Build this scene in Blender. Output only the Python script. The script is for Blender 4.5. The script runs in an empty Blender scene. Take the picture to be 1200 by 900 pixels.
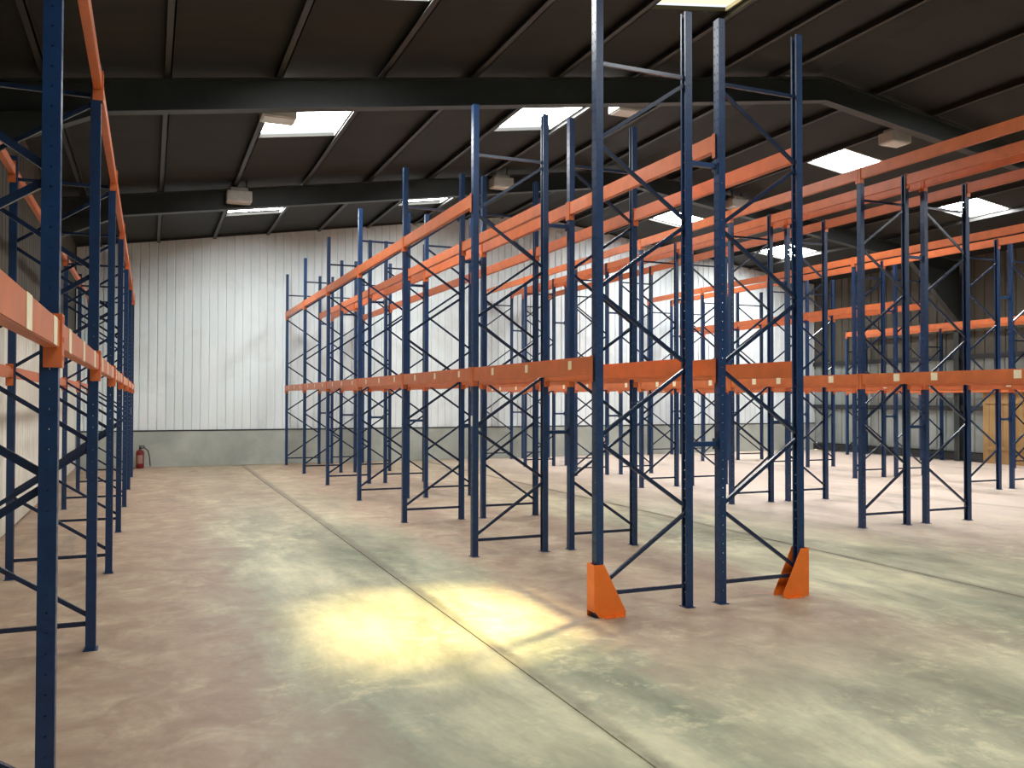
import bpy, bmesh, math, random
from mathutils import Vector, Matrix

# ------------------------------------------------------------------ camera, world, sun, exposure
S = bpy.context.scene
C = S.collection
CAM_H = 1.65
YAW, PITCH, ROLL, FOC = 0.39718, 0.01752, 0.0015, 1011.9
cam_data = bpy.data.cameras.new('camera')
cam = bpy.data.objects.new('camera', cam_data)
C.objects.link(cam)
cam_data.sensor_width = 36.0
cam_data.lens = 36.0 * FOC / 1200.0
cam_data.clip_start, cam_data.clip_end = 0.05, 200
_f = Vector((math.sin(YAW) * math.cos(PITCH), math.cos(YAW) * math.cos(PITCH), math.sin(PITCH)))
_r = Vector((math.cos(YAW), -math.sin(YAW), 0))
_u = _r.cross(_f)
_c, _s = math.cos(ROLL), math.sin(ROLL)
_r2, _u2 = _r * _c + _u * _s, _u * _c - _r * _s
_m = Matrix((_r2, _u2, -_f)).transposed().to_4x4()
_m.translation = (0, 0, CAM_H)
cam.matrix_world = _m
S.camera = cam

world = bpy.data.worlds.new('daylight_sky')
S.world = world
world.use_nodes = True
_bg = world.node_tree.nodes['Background']
_bg.inputs[0].default_value = (0.90, 0.95, 1.0, 1)
_bg.inputs[1].default_value = 0.9

sun_d = bpy.data.lights.new('sun', 'SUN')
sun = bpy.data.objects.new('sun', sun_d)
C.objects.link(sun)
sun_d.energy = 27.0
sun_d.angle = math.radians(9.5)
sun_d.color = (1.0, 0.95, 0.86)
sun.rotation_euler = Vector((-0.61, -0.27, -1.0)).to_track_quat('-Z', 'Y').to_euler()

PANEL_STRENGTH = 21.0          # daylight through the milky roof lights
PANEL_STRENGTH_SUNNY = 48.0    # ... on the slope that faces the sun
S.view_settings.view_transform = 'Standard'
S.view_settings.look = 'None'
S.view_settings.gamma = 1.0
S.view_settings.use_curve_mapping = False
S.view_settings.exposure = 0.27
S.cycles.use_denoising = True
S.cycles.max_bounces = 8
S.cycles.diffuse_bounces = 5
S.cycles.transparent_max_bounces = 8
S.cycles.sample_clamp_indirect = 6.0
S.cycles.caustics_reflective = False
S.cycles.caustics_refractive = False

random.seed(4)

# ------------------------------------------------------------------ materials
def lin(r, g, b):
    f = lambda v: (v / 255 / 12.92) if v <= 10 else ((v / 255 + 0.055) / 1.055) ** 2.4
    return (f(r), f(g), f(b), 1)

class NT:
    def __init__(s, name):
        s.m = bpy.data.materials.new(name)
        s.m.use_nodes = True
        s.t = s.m.node_tree
        s.bsdf = s.t.nodes['Principled BSDF']
        s.out = s.t.nodes['Material Output']
    def n(s, typ, **kw):
        x = s.t.nodes.new(typ)
        for k, v in kw.items():
            setattr(x, k, v)
        return x
    def l(s, a, b):
        s.t.links.new(a, b)
    def setv(s, **kw):
        for k, v in kw.items():
            s.bsdf.inputs[k.replace('_', ' ')].default_value = v

def noise(N, scale, detail=4, rough=0.6, vec=None, dist=0.0):
    x = N.n('ShaderNodeTexNoise')
    x.inputs['Scale'].default_value = scale
    x.inputs['Detail'].default_value = detail
    x.inputs['Roughness'].default_value = rough
    x.inputs['Distortion'].default_value = dist
    if vec is not None:
        N.l(vec, x.inputs['Vector'])
    return x.outputs['Fac']

def ramp(N, fac, stops, interp='LINEAR'):
    x = N.n('ShaderNodeValToRGB')
    cr = x.color_ramp
    cr.interpolation = interp
    while len(cr.elements) < len(stops):
        cr.elements.new(0.5)
    for e, (p, c) in zip(cr.elements, stops):
        e.position = p
        e.color = c if len(c) == 4 else (*c, 1)
    N.l(fac, x.inputs[0])
    return x.outputs[0]

def mix(N, fac, a, b, blend='MIX'):
    x = N.n('ShaderNodeMix', data_type='RGBA', blend_type=blend)
    for i, v in ((0, fac), (6, a), (7, b)):
        if hasattr(v, 'is_output') or hasattr(v, 'links'):
            N.l(v, x.inputs[i])
        else:
            x.inputs[i].default_value = v
    return x.outputs[2]

def math_(N, op, a, b=None, c=None, clamp=False):
    x = N.n('ShaderNodeMath', operation=op, use_clamp=clamp)
    for i, v in enumerate((a, b, c)):
        if v is None:
            continue
        if hasattr(v, 'links'):
            N.l(v, x.inputs[i])
        else:
            x.inputs[i].default_value = v
    return x.outputs[0]

def painted(name, col, rough=0.4, var=0.18, metallic=0.0, scale=9.0, spec=0.5):
    """powder-coated or painted metal with faint scuffs"""
    N = NT(name)
    tc = N.n('ShaderNodeTexCoord')
    f = noise(N, scale, 5, 0.65, tc.outputs['Object'])
    dark = tuple(c * (1 - var) for c in col[:3]) + (1,)
    lite = tuple(min(1, c * (1 + var)) for c in col[:3]) + (1,)
    N.l(ramp(N, f, [(0.3, dark), (0.7, lite)]), N.bsdf.inputs['Base Color'])
    N.setv(Roughness=rough, Metallic=metallic)
    N.bsdf.inputs['Specular IOR Level'].default_value = spec
    return N.m

M = {}
M['blue'] = painted('blue_powder_coat', (0.005, 0.031, 0.100, 1), 0.36, 0.2)
M['brace'] = painted('blue_brace_paint', (0.010, 0.022, 0.056, 1), 0.26, 0.2)
M['orange'] = painted('orange_beam_paint', (0.57, 0.142, 0.040, 1), 0.42, 0.15, scale=5)
M['guard'] = painted('bright_orange_guard_paint', (0.80, 0.17, 0.015, 1), 0.4, 0.08)
M['sticker'] = painted('pale_sticker_paper', (0.85, 0.76, 0.55, 1), 0.6, 0.06, scale=30)
M['white_tag'] = painted('white_tag_plastic', (0.8, 0.8, 0.78, 1), 0.5, 0.04)
M['steel'] = painted('dark_green_grey_steel', (0.030, 0.036, 0.036, 1), 0.5, 0.25, scale=2)
M['purlin'] = painted('dark_purlin_steel', (0.030, 0.030, 0.027, 1), 0.5, 0.2, scale=2)
M['trim'] = painted('white_rooflight_trim', (0.65, 0.65, 0.62, 1), 0.5, 0.08)
M['lamp_body'] = painted('pale_lamp_housing', (0.55, 0.55, 0.52, 1), 0.45, 0.1)
M['dark_trim'] = painted('dark_flashing', (0.02, 0.022, 0.024, 1), 0.6, 0.2)
M['red'] = painted('red_enamel', (0.16, 0.008, 0.009, 1), 0.3, 0.1)
M['black'] = painted('black_rubber', (0.012, 0.012, 0.012, 1), 0.5, 0.1)
M['cream'] = painted('cream_paper_label', (0.3, 0.19, 0.15, 1), 0.6, 0.1, scale=20)

def mat_diffuser():
    N = NT('frosted_lamp_lens')
    N.setv(Roughness=0.25)
    N.bsdf.inputs['Base Color'].default_value = (0.7, 0.7, 0.68, 1)
    return N.m
M['lens'] = mat_diffuser()

def mat_panel(strength):
    N = NT('milky_rooflight_daylight')
    tc = N.n('ShaderNodeTexCoord')
    f = noise(N, 1.3, 3, 0.5, tc.outputs['Object'])
    col = ramp(N, f, [(0.3, (0.93, 0.97, 1.0)), (0.7, (1.0, 0.99, 0.94))])
    e = N.n('ShaderNodeEmission')
    N.l(col, e.inputs[0])
    e.inputs[1].default_value = strength
    N.l(e.outputs[0], N.out.inputs[0])
    return N.m
M['panel'] = mat_panel(PANEL_STRENGTH)
M['panel_sunny'] = mat_panel(PANEL_STRENGTH_SUNNY)

def mat_yellow_glass():
    N = NT('yellowed_clear_rooflight')
    tr = N.n('ShaderNodeBsdfTransparent')
    tc = N.n('ShaderNodeTexCoord')
    f = noise(N, 2.0, 2, 0.5, tc.outputs['Object'])
    N.l(ramp(N, f, [(0.3, (1.0, 0.80, 0.36)), (0.7, (1.0, 0.86, 0.46))]), tr.inputs[0])
    gl = N.n('ShaderNodeBsdfTranslucent')
    gl.inputs[0].default_value = (0.9, 0.8, 0.4, 1)
    mx = N.n('ShaderNodeMixShader')
    mx.inputs[0].default_value = 0.12
    N.l(tr.outputs[0], mx.inputs[1])
    N.l(gl.outputs[0], mx.inputs[2])
    N.l(mx.outputs[0], N.out.inputs[0])
    return N.m
M['yellow_glass'] = mat_yellow_glass()

def mat_floor():
    N = NT('worn_red_painted_concrete')
    tc = N.n('ShaderNodeTexCoord')
    P = tc.outputs['Object']
    sep = N.n('ShaderNodeSeparateXYZ')
    N.l(P, sep.inputs[0])
    X, Y = sep.outputs[0], sep.outputs[1]
    big = noise(N, 0.35, 5, 0.6, P, 0.4)
    # long wear streaks along the aisles
    mp = N.n('ShaderNodeMapping')
    mp.inputs['Scale'].default_value = (1.0, 0.35, 1.0)
    N.l(P, mp.inputs[0])
    streak = noise(N, 1.1, 6, 0.68, mp.outputs[0], 0.3)
    fine = noise(N, 9.0, 6, 0.7, P)
    med = noise(N, 2.6, 6, 0.7, P, 0.5)
    wob = math_(N, 'ADD', X, math_(N, 'MULTIPLY', math_(N, 'SUBTRACT', streak, 0.5), 2.2))
    # where traffic has worn the red paint off: profile over X (aisles) ...
    xs = math_(N, 'DIVIDE', math_(N, 'ADD', wob, 2.0), 23.0)
    def at(x):
        return (x + 2.0) / 23.0
    prof = ramp(N, xs, [(0.0, (0, 0, 0)), (at(0.35), (0.05,) * 3), (at(1.0), (0.98,) * 3), (at(2.5), (1.0,) * 3), (at(3.1), (0.12,) * 3),
                        (at(4.9), (0.15,) * 3), (at(5.8), (0.95,) * 3), (at(7.8), (0.9,) * 3), (at(8.6), (0.3,) * 3), (at(10.4), (0.3,) * 3),
                        (at(11.5), (0.7,) * 3), (at(14), (0.35,) * 3)])
    # ... and less of it towards the far end, more at the near end
    ramp_y = N.n('ShaderNodeMapRange')
    ramp_y.inputs['From Min'].default_value = 8.5
    ramp_y.inputs['From Max'].default_value = 15.5
    ramp_y.inputs['To Min'].default_value = 1.0
    ramp_y.inputs['To Max'].default_value = 0.3
    N.l(math_(N, 'ADD', Y, math_(N, 'MULTIPLY', math_(N, 'SUBTRACT', big, 0.5), 5.0)), ramp_y.inputs['Value'])
    near = N.n('ShaderNodeMapRange')
    near.inputs['From Min'].default_value = 5.4
    near.inputs['From Max'].default_value = 3.6
    N.l(math_(N, 'ADD', Y, math_(N, 'MULTIPLY', math_(N, 'SUBTRACT', med, 0.5), 2.0)), near.inputs['Value'])
    xr = N.n('ShaderNodeMapRange')
    xr.inputs['From Min'].default_value = 0.2
    xr.inputs['From Max'].default_value = 1.1
    N.l(wob, xr.inputs['Value'])
    near_f = math_(N, 'MULTIPLY', math_(N, 'MULTIPLY', near.outputs[0], xr.outputs[0]), 0.88)
    worn = math_(N, 'MAXIMUM', math_(N, 'MULTIPLY', prof, ramp_y.outputs[0]), near_f)
    worn = math_(N, 'ADD', worn, math_(N, 'MULTIPLY', math_(N, 'SUBTRACT', med, 0.5), 1.1), clamp=True)
    red = ramp(N, med, [(0.25, lin(144, 120, 101)), (0.55, lin(168, 143, 121)), (0.8, lin(190, 166, 145))])
    grey = ramp(N, streak, [(0.30, lin(108, 116, 94)), (0.5, lin(164, 164, 136)), (0.68, lin(216, 210, 174))])
    col = mix(N, worn, red, grey)
    # roof-light brightness out towards the middle of the building, painted into the colour
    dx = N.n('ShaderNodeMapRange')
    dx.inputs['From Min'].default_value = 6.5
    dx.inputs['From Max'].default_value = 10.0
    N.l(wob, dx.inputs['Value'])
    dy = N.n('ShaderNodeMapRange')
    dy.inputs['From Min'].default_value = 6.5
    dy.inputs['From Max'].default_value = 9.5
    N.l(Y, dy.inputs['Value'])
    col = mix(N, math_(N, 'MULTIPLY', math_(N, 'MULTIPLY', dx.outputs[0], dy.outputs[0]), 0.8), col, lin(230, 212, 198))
    # pale scuffed flecks
    pale = ramp(N, math_(N, 'MULTIPLY', fine, med), [(0.255, (0, 0, 0)), (0.38, (0.8,) * 3)])
    patchy = ramp(N, noise(N, 0.55, 4, 0.6, P, 0.6), [(0.42, (0.12,) * 3), (0.62, (1, 1, 1))])
    pale = math_(N, 'MULTIPLY', math_(N, 'MULTIPLY', pale, patchy), math_(N, 'ADD', math_(N, 'MULTIPLY', worn, 0.7), 0.3))
    col = mix(N, pale, col, lin(220, 210, 172))
    # dark oily stains
    st = ramp(N, noise(N, 0.8, 5, 0.7, mp.outputs[0], 1.2), [(0.56, (0, 0, 0)), (0.72, (0.5,) * 3)])
    col = mix(N, st, col, lin(112, 108, 96))
    # grime along the sawn joint 
    jd = math_(N, 'ABSOLUTE', math_(N, 'SUBTRACT', math_(N, 'ADD', X, math_(N, 'MULTIPLY', math_(N, 'SUBTRACT', fine, 0.5), 0.10)), 2.14))
    jd2 = math_(N, 'ABSOLUTE', math_(N, 'SUBTRACT', math_(N, 'ADD', X, math_(N, 'MULTIPLY', math_(N, 'SUBTRACT', fine, 0.5), 0.10)), 6.76))
    jd = math_(N, 'MINIMUM', jd, jd2)
    jm = ramp(N, jd, [(0.0, (0.75,) * 3), (0.03, (0.6,) * 3), (0.085, (0, 0, 0))])
    col = mix(N, math_(N, 'MULTIPLY', jm, ramp(N, med, [(0.3, (0.25,) * 3), (0.6, (0.9,) * 3)])), col, lin(96, 88, 76))
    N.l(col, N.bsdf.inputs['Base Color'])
    N.l(ramp(N, fine, [(0.3, (0.42,) * 3), (0.7, (0.62,) * 3)]), N.bsdf.inputs['Roughness'])
    N.bsdf.inputs['Specular IOR Level'].default_value = 0.35
    b = N.n('ShaderNodeBump')
    b.inputs['Strength'].default_value = 0.08
    N.l(fine, b.inputs['Height'])
    N.l(b.outputs[0], N.bsdf.inputs['Normal'])
    return N.m
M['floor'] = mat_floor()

def mat_dirty(name, a, b, scale, rough=0.6, streak=(1, 1, 0.15), dirt=None, bump=0.0):
    N = NT(name)
    tc = N.n('ShaderNodeTexCoord')
    mp = N.n('ShaderNodeMapping')
    mp.inputs['Scale'].default_value = streak
    N.l(tc.outputs['Object'], mp.inputs[0])
    f = noise(N, scale, 6, 0.65, mp.outputs[0], 0.3)
    col = ramp(N, f, [(0.3, a), (0.7, b)])
    if dirt:
        g = ramp(N, noise(N, scale * 0.6, 5, 0.7, tc.outputs['Object'], 0.8), [(0.52, (0, 0, 0)), (0.75, (0.6,) * 3)])
        col = mix(N, g, col, dirt)
    N.l(col, N.bsdf.inputs['Base Color'])
    N.setv(Roughness=rough)
    N.bsdf.inputs['Specular IOR Level'].default_value = 0.3
    if bump:
        bp = N.n('ShaderNodeBump')
        bp.inputs['Strength'].default_value = bump
        N.l(f, bp.inputs['Height'])
        N.l(bp.outputs[0], N.bsdf.inputs['Normal'])
    return N.m
M['sheet_white'] = mat_dirty('white_profiled_sheet', lin(220, 230, 233), lin(236, 242, 244), 1.6, 0.55, dirt=lin(208, 214, 212))
M['sheet_pale'] = mat_dirty('pale_grey_profiled_sheet', lin(222, 219, 206), lin(238, 235, 224), 1.6, 0.6, dirt=lin(196, 190, 174))
M['sheet_grey'] = mat_dirty('grey_green_profiled_sheet', lin(124, 132, 130), lin(150, 156, 152), 1.6, 0.6, dirt=lin(90, 92, 86))
M['sheet_dark'] = mat_dirty('brown_grey_upper_sheet', lin(74, 70, 62), lin(92, 88, 78), 1.2, 0.7)
M['concrete'] = mat_dirty('rendered_concrete_upstand', lin(156, 162, 156), lin(182, 187, 179), 1.0, 0.8, (1, 1, 1), dirt=lin(134, 140, 128), bump=0.1)
M['ceiling'] = mat_dirty('dark_brown_roof_sheet', lin(33, 33, 31), lin(45, 44, 40), 1.5, 0.7, (0.2, 1, 1), dirt=lin(29, 29, 28))
M['wood'] = mat_dirty('bare_timber_boards', lin(150, 118, 74), lin(178, 146, 100), 3.0, 0.65, (4, 4, 0.3), dirt=lin(140, 100, 70))

# ------------------------------------------------------------------ mesh helpers
def finish(bm, mat, name):
    me = bpy.data.meshes.new(name)
    bm.normal_update()
    bm.to_mesh(me)
    bm.free()
    me.materials.append(mat)
    return me

def link(name, me, parent=None, loc=(0, 0, 0), rot=(0, 0, 0)):
    o = bpy.data.objects.new(name, me)
    C.objects.link(o)
    if parent is not None:
        o.parent = parent
    o.location = loc
    o.rotation_euler = rot
    return o

def box(bm, x0, x1, y0, y1, z0, z1, bevel=0.0):
    r = bmesh.ops.create_cube(bm, size=1.0)
    vs = r['verts']
    for v in vs:
        v.co = Vector((x0 + (v.co.x + 0.5) * (x1 - x0), y0 + (v.co.y + 0.5) * (y1 - y0), z0 + (v.co.z + 0.5) * (z1 - z0)))
    if bevel:
        es = list({e for v in vs for e in v.link_edges})
        bmesh.ops.bevel(bm, geom=es, offset=bevel, segments=2, affect='EDGES', profile=0.5)
    return vs

def prism(bm, pts, h, axis='y', at=0.0):
    """closed polygon pts in the two other axes, extruded h along axis from at"""
    def v3(p, t):
        if axis == 'y':
            return (p[0], at + t, p[1])
        if axis == 'x':
            return (at + t, p[0], p[1])
        return (p[0], p[1], at + t)
    a = [bm.verts.new(v3(p, 0)) for p in pts]
    b = [bm.verts.new(v3(p, h)) for p in pts]
    n = len(pts)
    bm.faces.new(a)
    bm.faces.new(b[::-1])
    for i in range(n):
        bm.faces.new((a[i], b[i], b[(i + 1) % n], a[(i + 1) % n]))
    bmesh.ops.recalc_face_normals(bm, faces=bm.faces[:])

def lathe(bm, prof, n=20, cx=0.0, cy=0.0):
    rings = []
    for r, z in prof:
        if r < 1e-5:
            rings.append([bm.verts.new((cx, cy, z))])
        else:
            rings.append([bm.verts.new((cx + r * math.cos(2 * math.pi * k / n), cy + r * math.sin(2 * math.pi * k / n), z)) for k in range(n)])
    for a, b in zip(rings, rings[1:]):
        for k in range(n):
            k2 = (k + 1) % n
            if len(a) == 1:
                bm.faces.new((a[0], b[k], b[k2]))
            elif len(b) == 1:
                bm.faces.new((a[k], a[k2], b[0]))
            else:
                bm.faces.new((a[k], a[k2], b[k2], b[k]))
    bmesh.ops.recalc_face_normals(bm, faces=bm.faces[:])

def tube(bm, pts, r, n=8):
    prev = None
    for i, p in enumerate(pts):
        p = Vector(p)
        d = (Vector(pts[min(i + 1, len(pts) - 1)]) - Vector(pts[max(i - 1, 0)])).normalized()
        a = d.cross(Vector((0.3, 1, 0.2))).normalized()
        b = d.cross(a)
        ring = [bm.verts.new(p + (a * math.cos(2 * math.pi * k / n) + b * math.sin(2 * math.pi * k / n)) * r) for k in range(n)]
        if prev:
            for k in range(n):
                bm.faces.new((prev[k], prev[(k + 1) % n], ring[(k + 1) % n], ring[k]))
        else:
            bm.faces.new(ring[::-1])
        prev = ring
    bm.faces.new(prev)
    bmesh.ops.recalc_face_normals(bm, faces=bm.faces[:])

def struct(name, me, label=None, parent=None, loc=(0, 0, 0)):
    o = link(name, me, parent, loc)
    if parent is None:
        o['kind'] = 'structure'
    if label:
        o['label'] = label
    return o

def thing(name, label, cat, loc, group=None, rotz=0.0):
    o = bpy.data.objects.new(name, None)
    C.objects.link(o)
    o.empty_display_size = 0.3
    o.location = loc
    o.rotation_euler = (0, 0, rotz)
    o['label'], o['category'] = label, cat
    if group:
        o['group'] = group
    return o

# ------------------------------------------------------------------ the building
XL, XR, YB, YF = -1.60, 20.30, 22.50, -3.0
RIDGE = 10.0
def zr(x):                                   # underside of the roof sheets
    return 5.52 + 0.148 * x if x <= RIDGE else 7.0 - 0.140 * (x - RIDGE)

# floor with two sawn joints
bm = bmesh.new()
JX = (2.10, 6.76)
xs = [XL - 0.3] + [v for j in JX for v in (j - 0.008, j + 0.008)] + [XR + 0.3]
for i in range(len(xs) - 1):
    box(bm, xs[i], xs[i + 1], YF - 3, YB + 0.3, -0.2, -0.006 if i % 2 else 0.0)
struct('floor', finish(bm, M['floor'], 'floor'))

def sheeting(name, mat, p0, p1, z0, ztop, inward, pitch=0.197, groove=0.042, depth=0.034):
    """profiled cladding from p0 to p1 (xy), ribs vertical, ztop(t along) may slope"""
    bm = bmesh.new()
    a, b = Vector((*p0, 0)), Vector((*p1, 0))
    L = (b - a).length
    d = (b - a) / L
    nrm = Vector((*inward, 0))
    prof, s = [], 0.0
    while s < L:
        prof += [(s, 0.0), (s + pitch - groove, 0.0), (s + pitch - groove + 0.012, -depth), (s + pitch - 0.012, -depth)]
        s += pitch
    prof = [q for q in prof if q[0] <= L] + [(L, 0.0)]
    vs = []
    for s, o in prof:
        q = a + d * s + nrm * o
        zt = ztop(q.x)
        vs.append((bm.verts.new((q.x, q.y, z0)), bm.verts.new((q.x, q.y, zt))))
    for u, w in zip(vs, vs[1:]):
        bm.faces.new((u[0], w[0], w[1], u[1]))
    bmesh.ops.recalc_face_normals(bm, faces=bm.faces[:])
    o = struct(name, finish(bm, mat, name))
    sol = o.modifiers.new('thickness', 'SOLIDIFY')
    sol.thickness = 0.01
    sol.offset = 0
    return o

# end wall: white cladding above a concrete upstand
sheeting('wall_back', M['sheet_white'], (XL, YB), (XR, YB), 0.885, lambda x: zr(x) + 0.02, (0, -1))
bm = bmesh.new(); box(bm, XL, XR, YB - 0.02, YB + 0.25, 0, 0.86, 0.008)
struct('wall_back_upstand', finish(bm, M['concrete'], 'upstand'))
bm = bmesh.new(); box(bm, XL, XR, YB - 0.03, YB + 0.06, 0.862, 0.89)
struct('trim_1', finish(bm, M['dark_trim'], 'flashing'))
bm = bmesh.new()
prism(bm, [(XL, zr(XL) - 0.10), (RIDGE, zr(RIDGE) - 0.10), (XR, zr(XR) - 0.10), (XR, zr(XR)), (RIDGE, zr(RIDGE)), (XL, zr(XL))], 0.05, 'y', YB - 0.09)
struct('trim_2', finish(bm, M['dark_trim'], 'eaves_filler'))
# outer skin so that no daylight leaks through the laps
bm = bmesh.new(); box(bm, XL - 0.2, XR + 0.2, YB + 0.07, YB + 0.1, 0.8, 7.3)
struct('wall_back_outer', finish(bm, M['dark_trim'], 'outer'))

# unseen front wall with open doorway, added behind the viewer to limit fill
for k, (x0, x1, z0, z1) in enumerate(((XL, 2.0, 0, 5.3), (7.0, XR, 0, 5.3), (2.0, 7.0, 3.6, 5.3), (XL, XR, 5.3, 5.56), (0.5, 19.0, 5.56, 6.6))):
    bm = bmesh.new(); box(bm, x0, x1, YF - 0.1, YF, z0, z1 if k != 4 else 5.58)
    if k == 4:
        bm.clear()
        prism(bm, [(XL, 5.56), (XR, 5.56), (XR, zr(XR) + 0.02), (RIDGE, zr(RIDGE)), (XL + 0.3, 5.57)], 0.1, 'y', YF - 0.1)
    struct('added_wall_front_%s' % 'abcde'[k], finish(bm, M['sheet_dark'], 'added_wall_front'))

# side walls: pale cladding low down, dark sheets above
sheeting('wall_left', M['sheet_pale'], (XL, YF), (XL, YB), 0.02, lambda x: 2.95, (1, 0), pitch=0.25)
sheeting('wall_left_upper', M['sheet_dark'], (XL - 0.03, YF), (XL - 0.03, YB), 2.9, lambda x: 5.4, (1, 0), pitch=0.25)
sheeting('wall_right', M['sheet_grey'], (XR, YF), (XR, YB), 0.25, lambda x: 2.8, (-1, 0), pitch=0.3)
sheeting('wall_right_upper', M['sheet_dark'], (XR + 0.03, YF), (XR + 0.03, YB), 2.75, lambda x: 5.7, (-1, 0), pitch=0.3)
for nm, x0, x1 in (('wall_left_outer', XL - 0.14, XL - 0.11), ('wall_right_outer', XR + 0.11, XR + 0.14)):
    bm = bmesh.new(); box(bm, x0, x1, YF, YB, -0.1, 5.8)
    struct(nm, finish(bm, M['dark_trim'], nm))
for k, (z, h) in enumerate(((0.02, 0.2), (1.36, 0.13), (2.74, 0.13))):
    bm = bmesh.new(); box(bm, XR - 0.10, XR - 0.002, YF, YB - 0.05, z, z + h)
    struct('trim_%d' % (3 + k), finish(bm, M['dark_trim'], 'sheeting_rail'))
bm = bmesh.new(); box(bm, XL + 0.002, XL + 0.05, YF, YB - 0.05, 2.88, 2.98)
struct('trim_6', finish(bm, M['dark_trim'], 'sheeting_rail'))

# roof, roof lights
PUR_L = [-1.07 + 1.27 * k for k in range(9)]
PUR_R = [11.10 + 1.30 * k for k in range(7)]
RAFTERS = [-1.0, 5.0, 10.86, 16.9]
LIGHT_X = [(1.47, 2.74), (5.28, 6.55), (12.40, 13.70), (16.30, 17.60)]
LIGHT_YL = [(0.7, 2.7), (6.95, 8.72), (11.3, 13.80), (17.3, 20.05)]  # first entry here and below: unseen row added to brighten the near floor
LIGHT_YR = [(1.2, 2.4), (7.2, 8.4), (13.05, 14.15), (19.10, 20.35)]
LIGHT_YE = [(1.2, 2.4), (7.2, 8.4), (13.30, 14.45), (19.30, 20.85)]
def lights():
    for j in range(4):
        for i, (xa, xb) in enumerate(LIGHT_X):
            yield i, j, xa, xb, *(LIGHT_YL, LIGHT_YL, LIGHT_YR, LIGHT_YE)[i][j]
bm = bmesh.new()
xs = sorted({XL - 0.2, RIDGE, XR + 0.2} | {v for p in LIGHT_X for v in p})
ys = sorted({YF, YB + 0.12} | {v for p in LIGHT_YL + LIGHT_YR + LIGHT_YE for v in p})
def is_light(x, y):
    return any(xa < x < xb and ya < y < yb for _, _, xa, xb, ya, yb in lights())
gv = {}
def gvert(x, y):
    if (x, y) not in gv:
        gv[(x, y)] = bm.verts.new((x, y, zr(x)))
    return gv[(x, y)]
for xa, xb in zip(xs, xs[1:]):
    for ya, yb in zip(ys, ys[1:]):
        if not is_light((xa + xb) / 2, (ya + yb) / 2):
            bm.faces.new((gvert(xa, ya), gvert(xa, yb), gvert(xb, yb), gvert(xb, ya)))
# faces wind so that the normal looks down
for f in bm.faces:
    f.normal_update()
    if f.normal.z > 0:
        f.normal_flip()
g = bmesh.ops.solidify(bm, geom=bm.faces[:], thickness=-0.05)
struct('ceiling', finish(bm, M['ceiling'], 'ceiling'))

n = 0
for i, j, xa, xb, ya, yb in lights():
    if True:
        n += 1
        clear = (i == 1 and j == 1)
        bm = bmesh.new()
        # shallow corrugated sheet across the opening
        K = 16
        row = []
        for k in range(K + 1):
            y = ya + (yb - ya) * k / K
            dz = 0.012 * (k % 2)
            row.append((bm.verts.new((xa, y, zr(xa) + 0.03 + dz)), bm.verts.new((xb, y, zr(xb) + 0.03 + dz))))
        for p, q in zip(row, row[1:]):
            bm.faces.new((p[0], q[0], q[1], p[1]))
        o = struct('window_%d' % n, finish(bm, M['yellow_glass'] if clear else M['panel' if i < 2 else 'panel_sunny'], 'rooflight_sheet'),
                   'yellowed clear roof light over the front of the racks' if clear else None)
        o['category'] = 'skylight'
        bm = bmesh.new()
        w, dp = 0.05, 0.05
        for x0, x1, y0, y1 in ((xa, xb, ya, ya + w), (xa, xb, yb + 0.10, yb + 0.10 + w), (xa, xa + w, ya + w, yb + 0.10), (xb - w, xb, ya + w, yb + 0.10)):
            vs = box(bm, x0, x1, y0, y1, -dp, 0)
            for v in vs:
                v.co.z += zr(v.co.x)
        link('window_frame', finish(bm, M['trim'], 'rooflight_frame'), o)

# purlins (Z sections) and rafters (I sections), each its own object
for x in PUR_L + PUR_R:
    bm = bmesh.new()
    z = zr(x)
    t, d, fl = 0.008, 0.15, 0.07
    for x0, x1, z0, z1 in ((-t, t, -d, 0), (-fl, t, -d, -d + 0.012), (-t, fl, -0.012, 0)):
        vs = box(bm, x + x0, x + x1, YF, YB - 0.1, z + z0 - 0.002, z + z1 - 0.002)
    struct('roof_purlin_beam', finish(bm, M['purlin'], 'purlin'))

def rafter(y):
    bm = bmesh.new()
    top, dep, fw, ft, wt = 0.155, 0.38, 0.17, 0.018, 0.012
    for a, b in ((XL + 0.03, RIDGE), (RIDGE, XR - 0.03)):
        for hw, z0, z1 in ((fw / 2, -top - ft, -top), (wt / 2, -top - dep + ft, -top - ft), (fw / 2, -top - dep, -top - dep + ft)):
            vs = box(bm, a, b, y - hw, y + hw, z0, z1)
            for v in vs:
                v.co.z += zr(v.co.x)
    struct('roof_rafter_beam', finish(bm, M['steel'], 'rafter'))
    # haunches at the eaves and the stanchions they stand on
    for side, reach, drop in ((-1, 1.1, 0.35), (1, 1.7, 1.3)):
        xe = XL + 0.03 if side < 0 else XR - 0.12
        bm = bmesh.new()
        zb = lambda x: zr(x) - top - dep + 0.005
        pts = [(xe, zb(xe)), (xe - side * reach, zb(xe - side * reach)), (xe, zb(xe) - drop)]
        if side > 0:
            pts = pts[::-1]
        prism(bm, pts, 0.16, 'y', y - 0.08)
        struct('roof_haunch_beam', finish(bm, M['steel'], 'haunch'))
        if side < 0:
            continue
        bm = bmesh.new()
        x0, x1 = XR - 0.17, XR - 0.005
        for a0, a1, b0, b1 in ((x0, x1, y - 0.006, y + 0.006), (x0, x0 + 0.014, y - 0.08, y + 0.08), (x1 - 0.014, x1, y - 0.08, y + 0.08)):
            box(bm, a0, a1, b0, b1, 0, zr(x0) - top - dep - 0.02)
        struct('wall_column', finish(bm, M['steel'], 'stanchion'))
for y in RAFTERS:
    rafter(y)

# ------------------------------------------------------------------ pallet racking kit
WU, DU = 0.07, 0.062           # upright: width along the run, depth
_cache = {}

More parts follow.
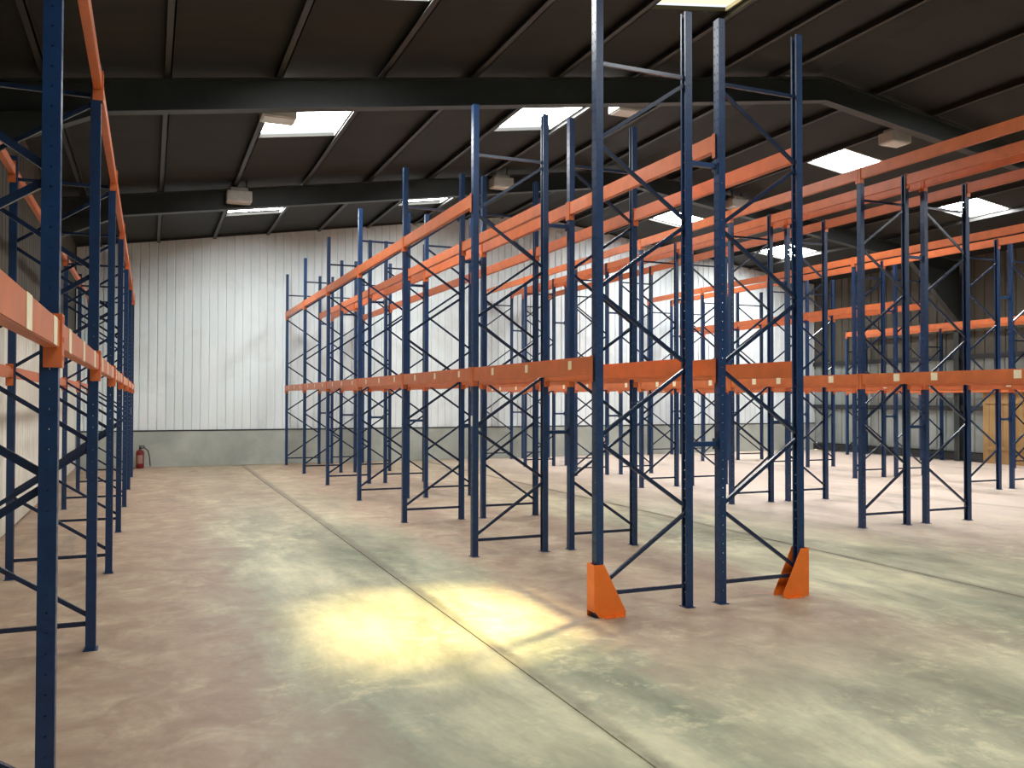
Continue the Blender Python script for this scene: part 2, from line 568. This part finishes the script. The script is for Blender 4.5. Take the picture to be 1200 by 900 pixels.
def upright_mesh(h):
    key = ('u', round(h, 3))
    if key in _cache:
        return _cache[key]
    bm = bmesh.new()
    zc = [0.004]
    holes = []
    z = 0.10
    while z + 0.06 < h:
        zc += [z, z + 0.007, z + 0.014, z + 0.021]
        z += 0.075
    zc.append(h)
    hw, hd = WU / 2, DU / 2
    # open profile: lip, side, front, side, lip (front faces -x)
    path = [((hd, 0.018), (hd, hw), None), ((hd, hw), (-hd, hw), 'side'), ((-hd, hw), (-hd, -hw), 'front'),
            ((-hd, -hw), (hd, -hw), 'side'), ((hd, -hw), (hd, -0.018), None)]
    cuts = {None: [0, 1], 'side': [0, 0.45, 0.57, 1], 'front': [0, 0.18, 0.29, 0.71, 0.82, 1]}
    cols = []
    for a, b, kind in path:
        cc = cuts[kind]
        for i in range(len(cc) - 1):
            p = [a[k] + (b[k] - a[k]) * cc[i] for k in (0, 1)]
            q = [a[k] + (b[k] - a[k]) * cc[i + 1] for k in (0, 1)]
            cols.append((p, q, (kind == 'front' and i in (1, 3)) and 'F' or (kind == 'side' and i == 1) and 'S' or ''))
    rings = {}
    def vert(p, z):
        k = (round(p[0], 5), round(p[1], 5), round(z, 5))
        if k not in rings:
            rings[k] = bm.verts.new((p[0], p[1], z))
        return rings[k]
    for zi in range(len(zc) - 1):
        ph = (zi - 1) % 4 if 0 < zi < len(zc) - 2 else -1   # 0,1,2 are inside a hole band, 3 is the web between
        for p, q, kd in cols:
            if kd == 'F' and ph in (0, 1, 2):
                continue
            if kd == 'S' and ph == 1:
                continue
            bm.faces.new((vert(p, zc[zi]), vert(q, zc[zi]), vert(q, zc[zi + 1]), vert(p, zc[zi + 1])))
    bmesh.ops.recalc_face_normals(bm, faces=bm.faces[:])
    bmesh.ops.solidify(bm, geom=bm.faces[:], thickness=0.003)
    _cache[key] = finish(bm, M['blue'], 'upright')
    return _cache[key]

def plate_mesh():
    if 'plate' not in _cache:
        bm = bmesh.new()
        box(bm, -0.044, 0.044, -0.055, 0.055, 0, 0.005, 0.001)
        for sx in (-0.022, 0.022):
            lathe(bm, [(0, 0.005), (0.007, 0.005), (0.007, 0.012), (0, 0.013)], 6, sx, 0.046)
        _cache['plate'] = finish(bm, M['blue'], 'foot_plate')
    return _cache['plate']

def brace_mesh(dx, dz):
    """U-channel from (0,0,0) to (dx,0,dz)"""
    key = ('b', round(dx, 3), round(dz, 3))
    if key in _cache:
        return _cache[key]
    L = math.hypot(dx, dz)
    bm = bmesh.new()
    w, d, t = 0.029, 0.022, 0.003
    for y0, y1, z0, z1 in ((-d / 2, -d / 2 + t, -w / 2, w / 2), (-d / 2 + t, d / 2, -w / 2, -w / 2 + t), (-d / 2 + t, d / 2, w / 2 - t, w / 2)):
        box(bm, 0, L, y0, y1, z0, z1)
    bmesh.ops.rotate(bm, verts=bm.verts[:], cent=(0, 0, 0), matrix=Matrix.Rotation(-math.atan2(dz, dx), 3, 'Y'))
    _cache[key] = finish(bm, M['brace'], 'brace')
    return _cache[key]

BH, BT = 0.14, 0.05            # beam height, thickness
def beam_mesh(L, BH=0.14):
    key = ('beam', round(L, 3), BH)
    if key in _cache:
        return _cache[key]
    bm = bmesh.new()
    # stepped box section: outer face at -x, a shallow step on the inner top edge
    pts = [(-BT / 2, -BH / 2), (BT / 2, -BH / 2), (BT / 2, BH / 2 - 0.022), (BT / 2 - 0.018, BH / 2 - 0.022), (BT / 2 - 0.018, BH / 2), (-BT / 2, BH / 2)]
    prism(bm, pts, L, 'y', -L / 2)
    es = [e for e in bm.edges if abs(e.verts[0].co.y - e.verts[1].co.y) > L / 2]
    bmesh.ops.bevel(bm, geom=es, offset=0.004, segments=2, affect='EDGES')
    _cache[key] = finish(bm, M['orange'], 'beam')
    return _cache[key]

def connector_mesh(sgn):
    """hook plate at the end of a beam: sgn = which end along y; outer face at -x"""
    key = ('con', sgn)
    if key in _cache:
        return _cache[key]
    bm = bmesh.new()
    t = 0.005
    y0, y1 = (0, -t * sgn)
    box(bm, -BT / 2 - 0.004, BT / 2 + 0.004, min(0, -sgn * t), max(0, -sgn * t), -0.125, 0.075)
    box(bm, -BT / 2 - 0.004 - t, -BT / 2 - 0.004, min(-sgn * t, sgn * 0.033), max(-sgn * t, sgn * 0.033), -0.125, 0.075)
    for z in (-0.10, -0.03, 0.045):
        box(bm, -BT / 2 - 0.011, -BT / 2 - 0.008, min(sgn * 0.010, sgn * 0.024), max(sgn * 0.010, sgn * 0.024), z, z + 0.02)
    _cache[key] = finish(bm, M['orange'], 'connector')
    return _cache[key]

def sticker_mesh(w, h):
    key = ('st', w, h)
    if key not in _cache:
        bm = bmesh.new()
        box(bm, -0.0015, 0, -w / 2, w / 2, -h / 2, h / 2)
        _cache[key] = finish(bm, M['sticker'], 'label_sticker')
    return _cache[key]

def tag_mesh():
    if 'tag' not in _cache:
        bm = bmesh.new()
        box(bm, -0.002, 0, -0.025, 0.025, -0.055, 0.055)
        _cache['tag'] = finish(bm, M['white_tag'], 'load_tag')
    return _cache['tag']

PITCHB, Z0B = 0.572, 0.20
def make_frame(root, x_out, x_in, y, h, ndiag, tag=False):
    """upright frame: x_out is where the zig-zag starts at the floor; coordinates relative to root"""
    ry = root.location
    fr = bpy.data.objects.new('rack_frame', None)
    C.objects.link(fr)
    fr.parent = root
    fr.location = (0, y - ry.y, 0)
    w = x_in - x_out
    sg = 1 if w > 0 else -1
    for x, rot in ((x_out, 0.0 if sg > 0 else math.pi), (x_in, math.pi if sg > 0 else 0.0)):
        link('upright', upright_mesh(h), fr, (x - ry.x, 0, 0), (0, 0, rot))
        link('foot_plate', plate_mesh(), fr, (x - ry.x, 0, 0), (0, 0, rot))
    link('horizontal_brace', brace_mesh(w - sg * 0.02, 0.0), fr, (x_out - ry.x + sg * 0.01, 0, Z0B - 0.03))
    for k in range(ndiag):
        z = Z0B + PITCHB * k + 0.02
        dz = PITCHB - 0.04
        if k % 2 == 0:
            link('diagonal_brace', brace_mesh(w - sg * 0.02, dz), fr, (x_out - ry.x + sg * 0.01, 0, z))
        else:
            link('diagonal_brace', brace_mesh(-(w - sg * 0.02), dz), fr, (x_in - ry.x - sg * 0.01, 0, z))
    link('horizontal_brace', brace_mesh(w - sg * 0.02, 0.0), fr, (x_out - ry.x + sg * 0.01, 0, Z0B + PITCHB * ndiag + 0.03))
    if tag:
        link('load_tag', tag_mesh(), fr, (x_out - ry.x - sg * (DU / 2 + 0.001), 0, 1.42), (0, 0, 0 if sg > 0 else math.pi))
    return fr

def make_beam(root, x, out, ya, yb, z, stickers=(), ssize=(0.06, 0.07), bh=0.14):
    """beam on the upright line x between frames at ya and yb; out = -1 / +1: the side its face looks to"""
    rl = root.location
    L = (yb - ya) - WU - 0.002
    xc = x + out * (DU / 2 + 0.005 - BT / 2 - 0.001)
    rot = 0.0 if out < 0 else math.pi
    b = link('beam', beam_mesh(L - 0.012, bh), root, (xc - rl.x, (ya + yb) / 2 - rl.y, z), (0, 0, rot))
    link('end_connector', connector_mesh(1), b, (0, L / 2, 0))
    link('end_connector', connector_mesh(-1), b, (0, -L / 2, 0))
    for s in stickers:
        dy = s * (1 if out < 0 else -1)
        link('label_sticker', sticker_mesh(*ssize), b, (-BT / 2 - 0.0005, dy, 0.012 if ssize[1] < 0.095 else 0.0))
    return b

MID = 1.91
def make_rack(label, xf, xb, ys, h, tops, start_front=True, stickers=(), ssize=(0.06, 0.07), tags=(), ndiag=7, spacer_to=None, bh=0.14, mid=None, first=None):
    """one run of racking. tops: function(side, bay) -> list of beam heights above the mid level"""
    root = thing('pallet_rack', label, 'pallet rack', (xf, ys[0], 0), 'runs of blue and orange pallet racking')
    a, b = (xf, xb) if start_front else (xb, xf)
    for k, y in enumerate(ys):
        make_frame(root, a, b, y, h, ndiag, k in tags)
    lo, hi = min(xf, xb), max(xf, xb)
    for side, x, out in (('lo', lo, -1), ('hi', hi, 1)):
        for k in range(len(ys) - 1):
            make_beam(root, x, out, ys[k], ys[k + 1], mid or MID, first if first and k == 0 else stickers, ssize, bh)
            for z in tops(side, k):
                make_beam(root, x, out, ys[k], ys[k + 1], z, bh=bh)
    if spacer_to is not None:
        x0 = hi + DU / 2
        L = spacer_to - 0.048 - x0
        for y in ys:
            for z in (1.29, 3.55 if h > 4 else 3.0):
                bm_key = ('sp', round(L, 3))
                if bm_key not in _cache:
                    bm = bmesh.new()
                    box(bm, 0, L, -0.02, 0.02, -0.02, 0.02, 0.003)
                    box(bm, 0, 0.005, -0.033, 0.033, -0.045, 0.045)
                    box(bm, L - 0.005, L, -0.033, 0.033, -0.045, 0.045)
                    _cache[bm_key] = finish(bm, M['blue'], 'row_spacer')
                link('row_spacer', _cache[bm_key], root, (x0 - xf, y - ys[0], z))
    return root

BAY = 2.7046
YA = [5.826 + BAY * k for k in range(7)]
YL = [0.933 + BAY * k for k in range(8)]
YG = [11.9 + BAY * k for k in range(4)]
T1, T2 = 3.75, 4.57
make_rack('long blue and orange pallet rack standing along the left-hand wall, beams marked with pale stickers',
          -0.345, -1.165, YL, 3.87, lambda s, k: [T1], stickers=(-0.93, -0.1, 0.83), first=(-0.8, 0.43, 1.15), bh=0.105, mid=1.89, ssize=(0.12, 0.10), ndiag=6, tags=(6,))
make_rack('tall pallet rack beside the open aisle, its front post inside the left orange guard',
          3.153, 3.961, YA, 4.76, lambda s, k: [T1] if k > 0 else [], stickers=(-0.95, -0.08, 0.75), tags=(1,), spacer_to=4.281)
make_rack('tall pallet rack whose front post stands inside the right orange guard',
          4.281, 5.077, YA, 4.76, lambda s, k: [T1], start_front=False, stickers=(-0.7, 0.3))
make_rack('pallet rack across the second aisle from the orange guards, near row of its back-to-back pair',
          8.469, 9.240, YA, 4.64, lambda s, k: [T2], stickers=(-0.85, 0.2, 0.75), ssize=(0.09, 0.09), spacer_to=9.584)
make_rack('pallet rack across the second aisle from the orange guards, far row of its back-to-back pair',
          9.584, 10.364, YA, 4.64, lambda s, k: [T2], start_front=False, stickers=(-0.4, 0.6), ssize=(0.09, 0.09))
make_rack('pallet rack beyond the third aisle, near row of the far pair, beams at post tops',
          13.65, 14.45, YA[1:], 4.62, lambda s, k: [T2], stickers=(-0.6, 0.5), ssize=(0.09, 0.09), spacer_to=14.80)
make_rack('pallet rack beyond the third aisle, far row, its upper beams well below the post tops',
          14.80, 15.60, YA[1:], 4.62, lambda s, k: [3.70] if k > 1 else [], start_front=False)
make_rack('low rack standing against the dim grey wall beside the timber boards',
          19.30, 20.05, YG, 3.72, lambda s, k: [3.60], ndiag=5)

# ------------------------------------------------------------------ orange corner guards
def guard_mesh():
    if 'guard' in _cache:
        return _cache['guard']
    bm = bmesh.new()
    t, hw, H = 0.005, 0.058, 0.40
    x0 = -DU / 2 - 0.03
    # web on the aisle side and two tapering wings, plan U round the upright
    box(bm, x0, x0 + t, -hw, hw, 0.045, H)
    for s in (-1, 1):
        y = -hw if s < 0 else hw - t
        prism(bm, [(x0, 0.0), (x0 + 0.27, 0.0), (x0 + 0.275, 0.03), (x0 + 0.085, H), (x0, H)] if s > 0 else
              [(x0 + 0.045, 0.0), (x0 + 0.27, 0.0), (x0 + 0.275, 0.03), (x0 + 0.085, H), (x0, H), (x0, 0.06)], t, 'y', y)
    _cache['guard'] = finish(bm, M['guard'], 'guard')
    return _cache['guard']
def guard_foot_mesh(sg):
    bm = bmesh.new()
    x0 = -DU / 2 - 0.03
    y0, y1 = sorted((sg * 0.058, sg * 0.098))
    box(bm, x0 + 0.08, x0 + 0.25, y0, y1, 0, 0.006)
    lathe(bm, [(0, 0.0055), (0.01, 0.0055), (0.01, 0.016), (0, 0.018)], 6, x0 + 0.17, (y0 + y1) / 2)
    return finish(bm, M['guard'], 'guard_flange')
_gf = [guard_foot_mesh(-1), guard_foot_mesh(1)]
for x, rot, lab in ((3.153, 0.0, 'bright orange steel post guard on the floor at the left corner of the central racks'),
                    (5.077, math.pi, 'bright orange steel post guard on the floor at the right corner of the central racks')):
    g = thing('rack_guard', lab, 'post guard', (x, YA[0], 0), 'orange post guards', rot)
    link('guard_shield', guard_mesh(), g)
    for f in _gf:
        link('floor_flange', f, g)

# ------------------------------------------------------------------ box lamps under the rafters
def lamp(x, y, label):
    zt = zr(x) - 0.16
    z = zt - 0.16
    o = thing('box_lamp', label, 'ceiling lamp', (x, y, z), 'pale box lamps under the roof beams')
    bm = bmesh.new()
    w, d, h = 0.22, 0.17, 0.13
    box(bm, -w, w, -d, d, -h, h * 0.5, 0.012)
    box(bm, -w * 0.7, w * 0.7, -d * 0.7, d * 0.7, h * 0.5, h, 0.01)
    link('housing', finish(bm, M['lamp_body'], 'lamp_housing'), o)
    bm = bmesh.new()
    box(bm, -w + 0.025, w - 0.025, -d + 0.025, d - 0.025, -h - 0.012, -h + 0.002, 0.004)
    link('lens', finish(bm, M['lens'], 'lamp_lens'), o)
    for s in (-1, 1):
        bm = bmesh.new()
        xx = s * w * 0.6
        box(bm, xx - 0.01, xx + 0.01, -0.012, 0.012, h, zr(x + xx) - z - 0.004)
        link('hanger', finish(bm, M['purlin'], 'lamp_hanger'), o)
for x, y, lab in ((1.52, 11.55, 'pale box lamp against the corner of the first roof light over the open aisle'),
                  (1.50, 16.70, 'pale box lamp over the open aisle on the roof beam nearest the white wall'),
                  (6.75, 11.55, 'pale box lamp behind the tall front posts, beside the second roof light'),
                  (6.75, 16.70, 'pale box lamp over the second aisle on the roof beam nearest the white wall'),
                  (12.28, 11.55, 'pale box lamp next to the roof light beyond the second rack pair'),
                  (12.75, 16.70, 'pale box lamp deep behind the right orange-guarded post')):
    lamp(x, y, lab)

# ------------------------------------------------------------------ fire extinguisher by the white wall
ex = thing('fire_extinguisher', 'dark red fire extinguisher with black hose standing by the concrete upstand of the white wall', 'fire extinguisher', (-0.20, 22.20, 0))
bm = bmesh.new()
lathe(bm, [(0, 0.01), (0.085, 0.012), (0.09, 0.03), (0.09, 0.38), (0.075, 0.42), (0.035, 0.445), (0.03, 0.46), (0, 0.462)], 24)
link('cylinder_body', finish(bm, M['red'], 'extinguisher_body'), ex)
bm = bmesh.new()
box(bm, -0.022, 0.022, -0.022, 0.022, 0.455, 0.50, 0.004)
box(bm, -0.02, 0.11, -0.012, 0.012, 0.50, 0.515, 0.003)
box(bm, -0.02, 0.10, -0.012, 0.012, 0.53, 0.545, 0.003)
box(bm, -0.022, -0.008, -0.012, 0.012, 0.495, 0.545, 0.003)
link('valve_handle', finish(bm, M['black'], 'extinguisher_valve'), ex)
bm = bmesh.new()
tube(bm, [(0.02, 0, 0.475), (0.10, -0.01, 0.485), (0.17, -0.01, 0.42), (0.20, -0.01, 0.30), (0.215, -0.01, 0.18), (0.225, -0.01, 0.05)], 0.013)
link('hose', finish(bm, M['black'], 'extinguisher_hose'), ex)
bm = bmesh.new()
for k in range(8):
    a0, a1 = math.radians(-130 + 10 * k), math.radians(-120 + 10 * k)
    vs = [bm.verts.new((0.0915 * math.cos(a), 0.0915 * math.sin(a), z)) for a, z in ((a0, 0.12), (a1, 0.12), (a1, 0.32), (a0, 0.32))]
    bm.faces.new(vs)
o = link('instruction_label', finish(bm, M['cream'], 'extinguisher_label'), ex)

# ------------------------------------------------------------------ timber boards against the right wall
tb = thing('timber_panel', 'panel of bare tan upright boards standing against the dim grey wall', 'timber panel', (XR - 0.135, 15.6, 0))
bm = bmesh.new()
y = -1.6
k = 0
while y < 0.42:
    w = 0.17 + 0.05 * ((k * 7) % 3) / 2
    box(bm, -0.02 - 0.004 * (k % 2), 0.004, y, y + w - 0.012, 0.0, 1.95 - 0.03 * ((k * 5) % 3), 0.003)
    y += w
    k += 1
link('board_face', finish(bm, M['wood'], 'boards'), tb)
for z in (0.35, 1.55):
    bm = bmesh.new(); box(bm, -0.065, -0.025, -1.55, 0.40, z, z + 0.09, 0.003)
    link('cross_rail', finish(bm, M['wood'], 'cross_rail'), tb)
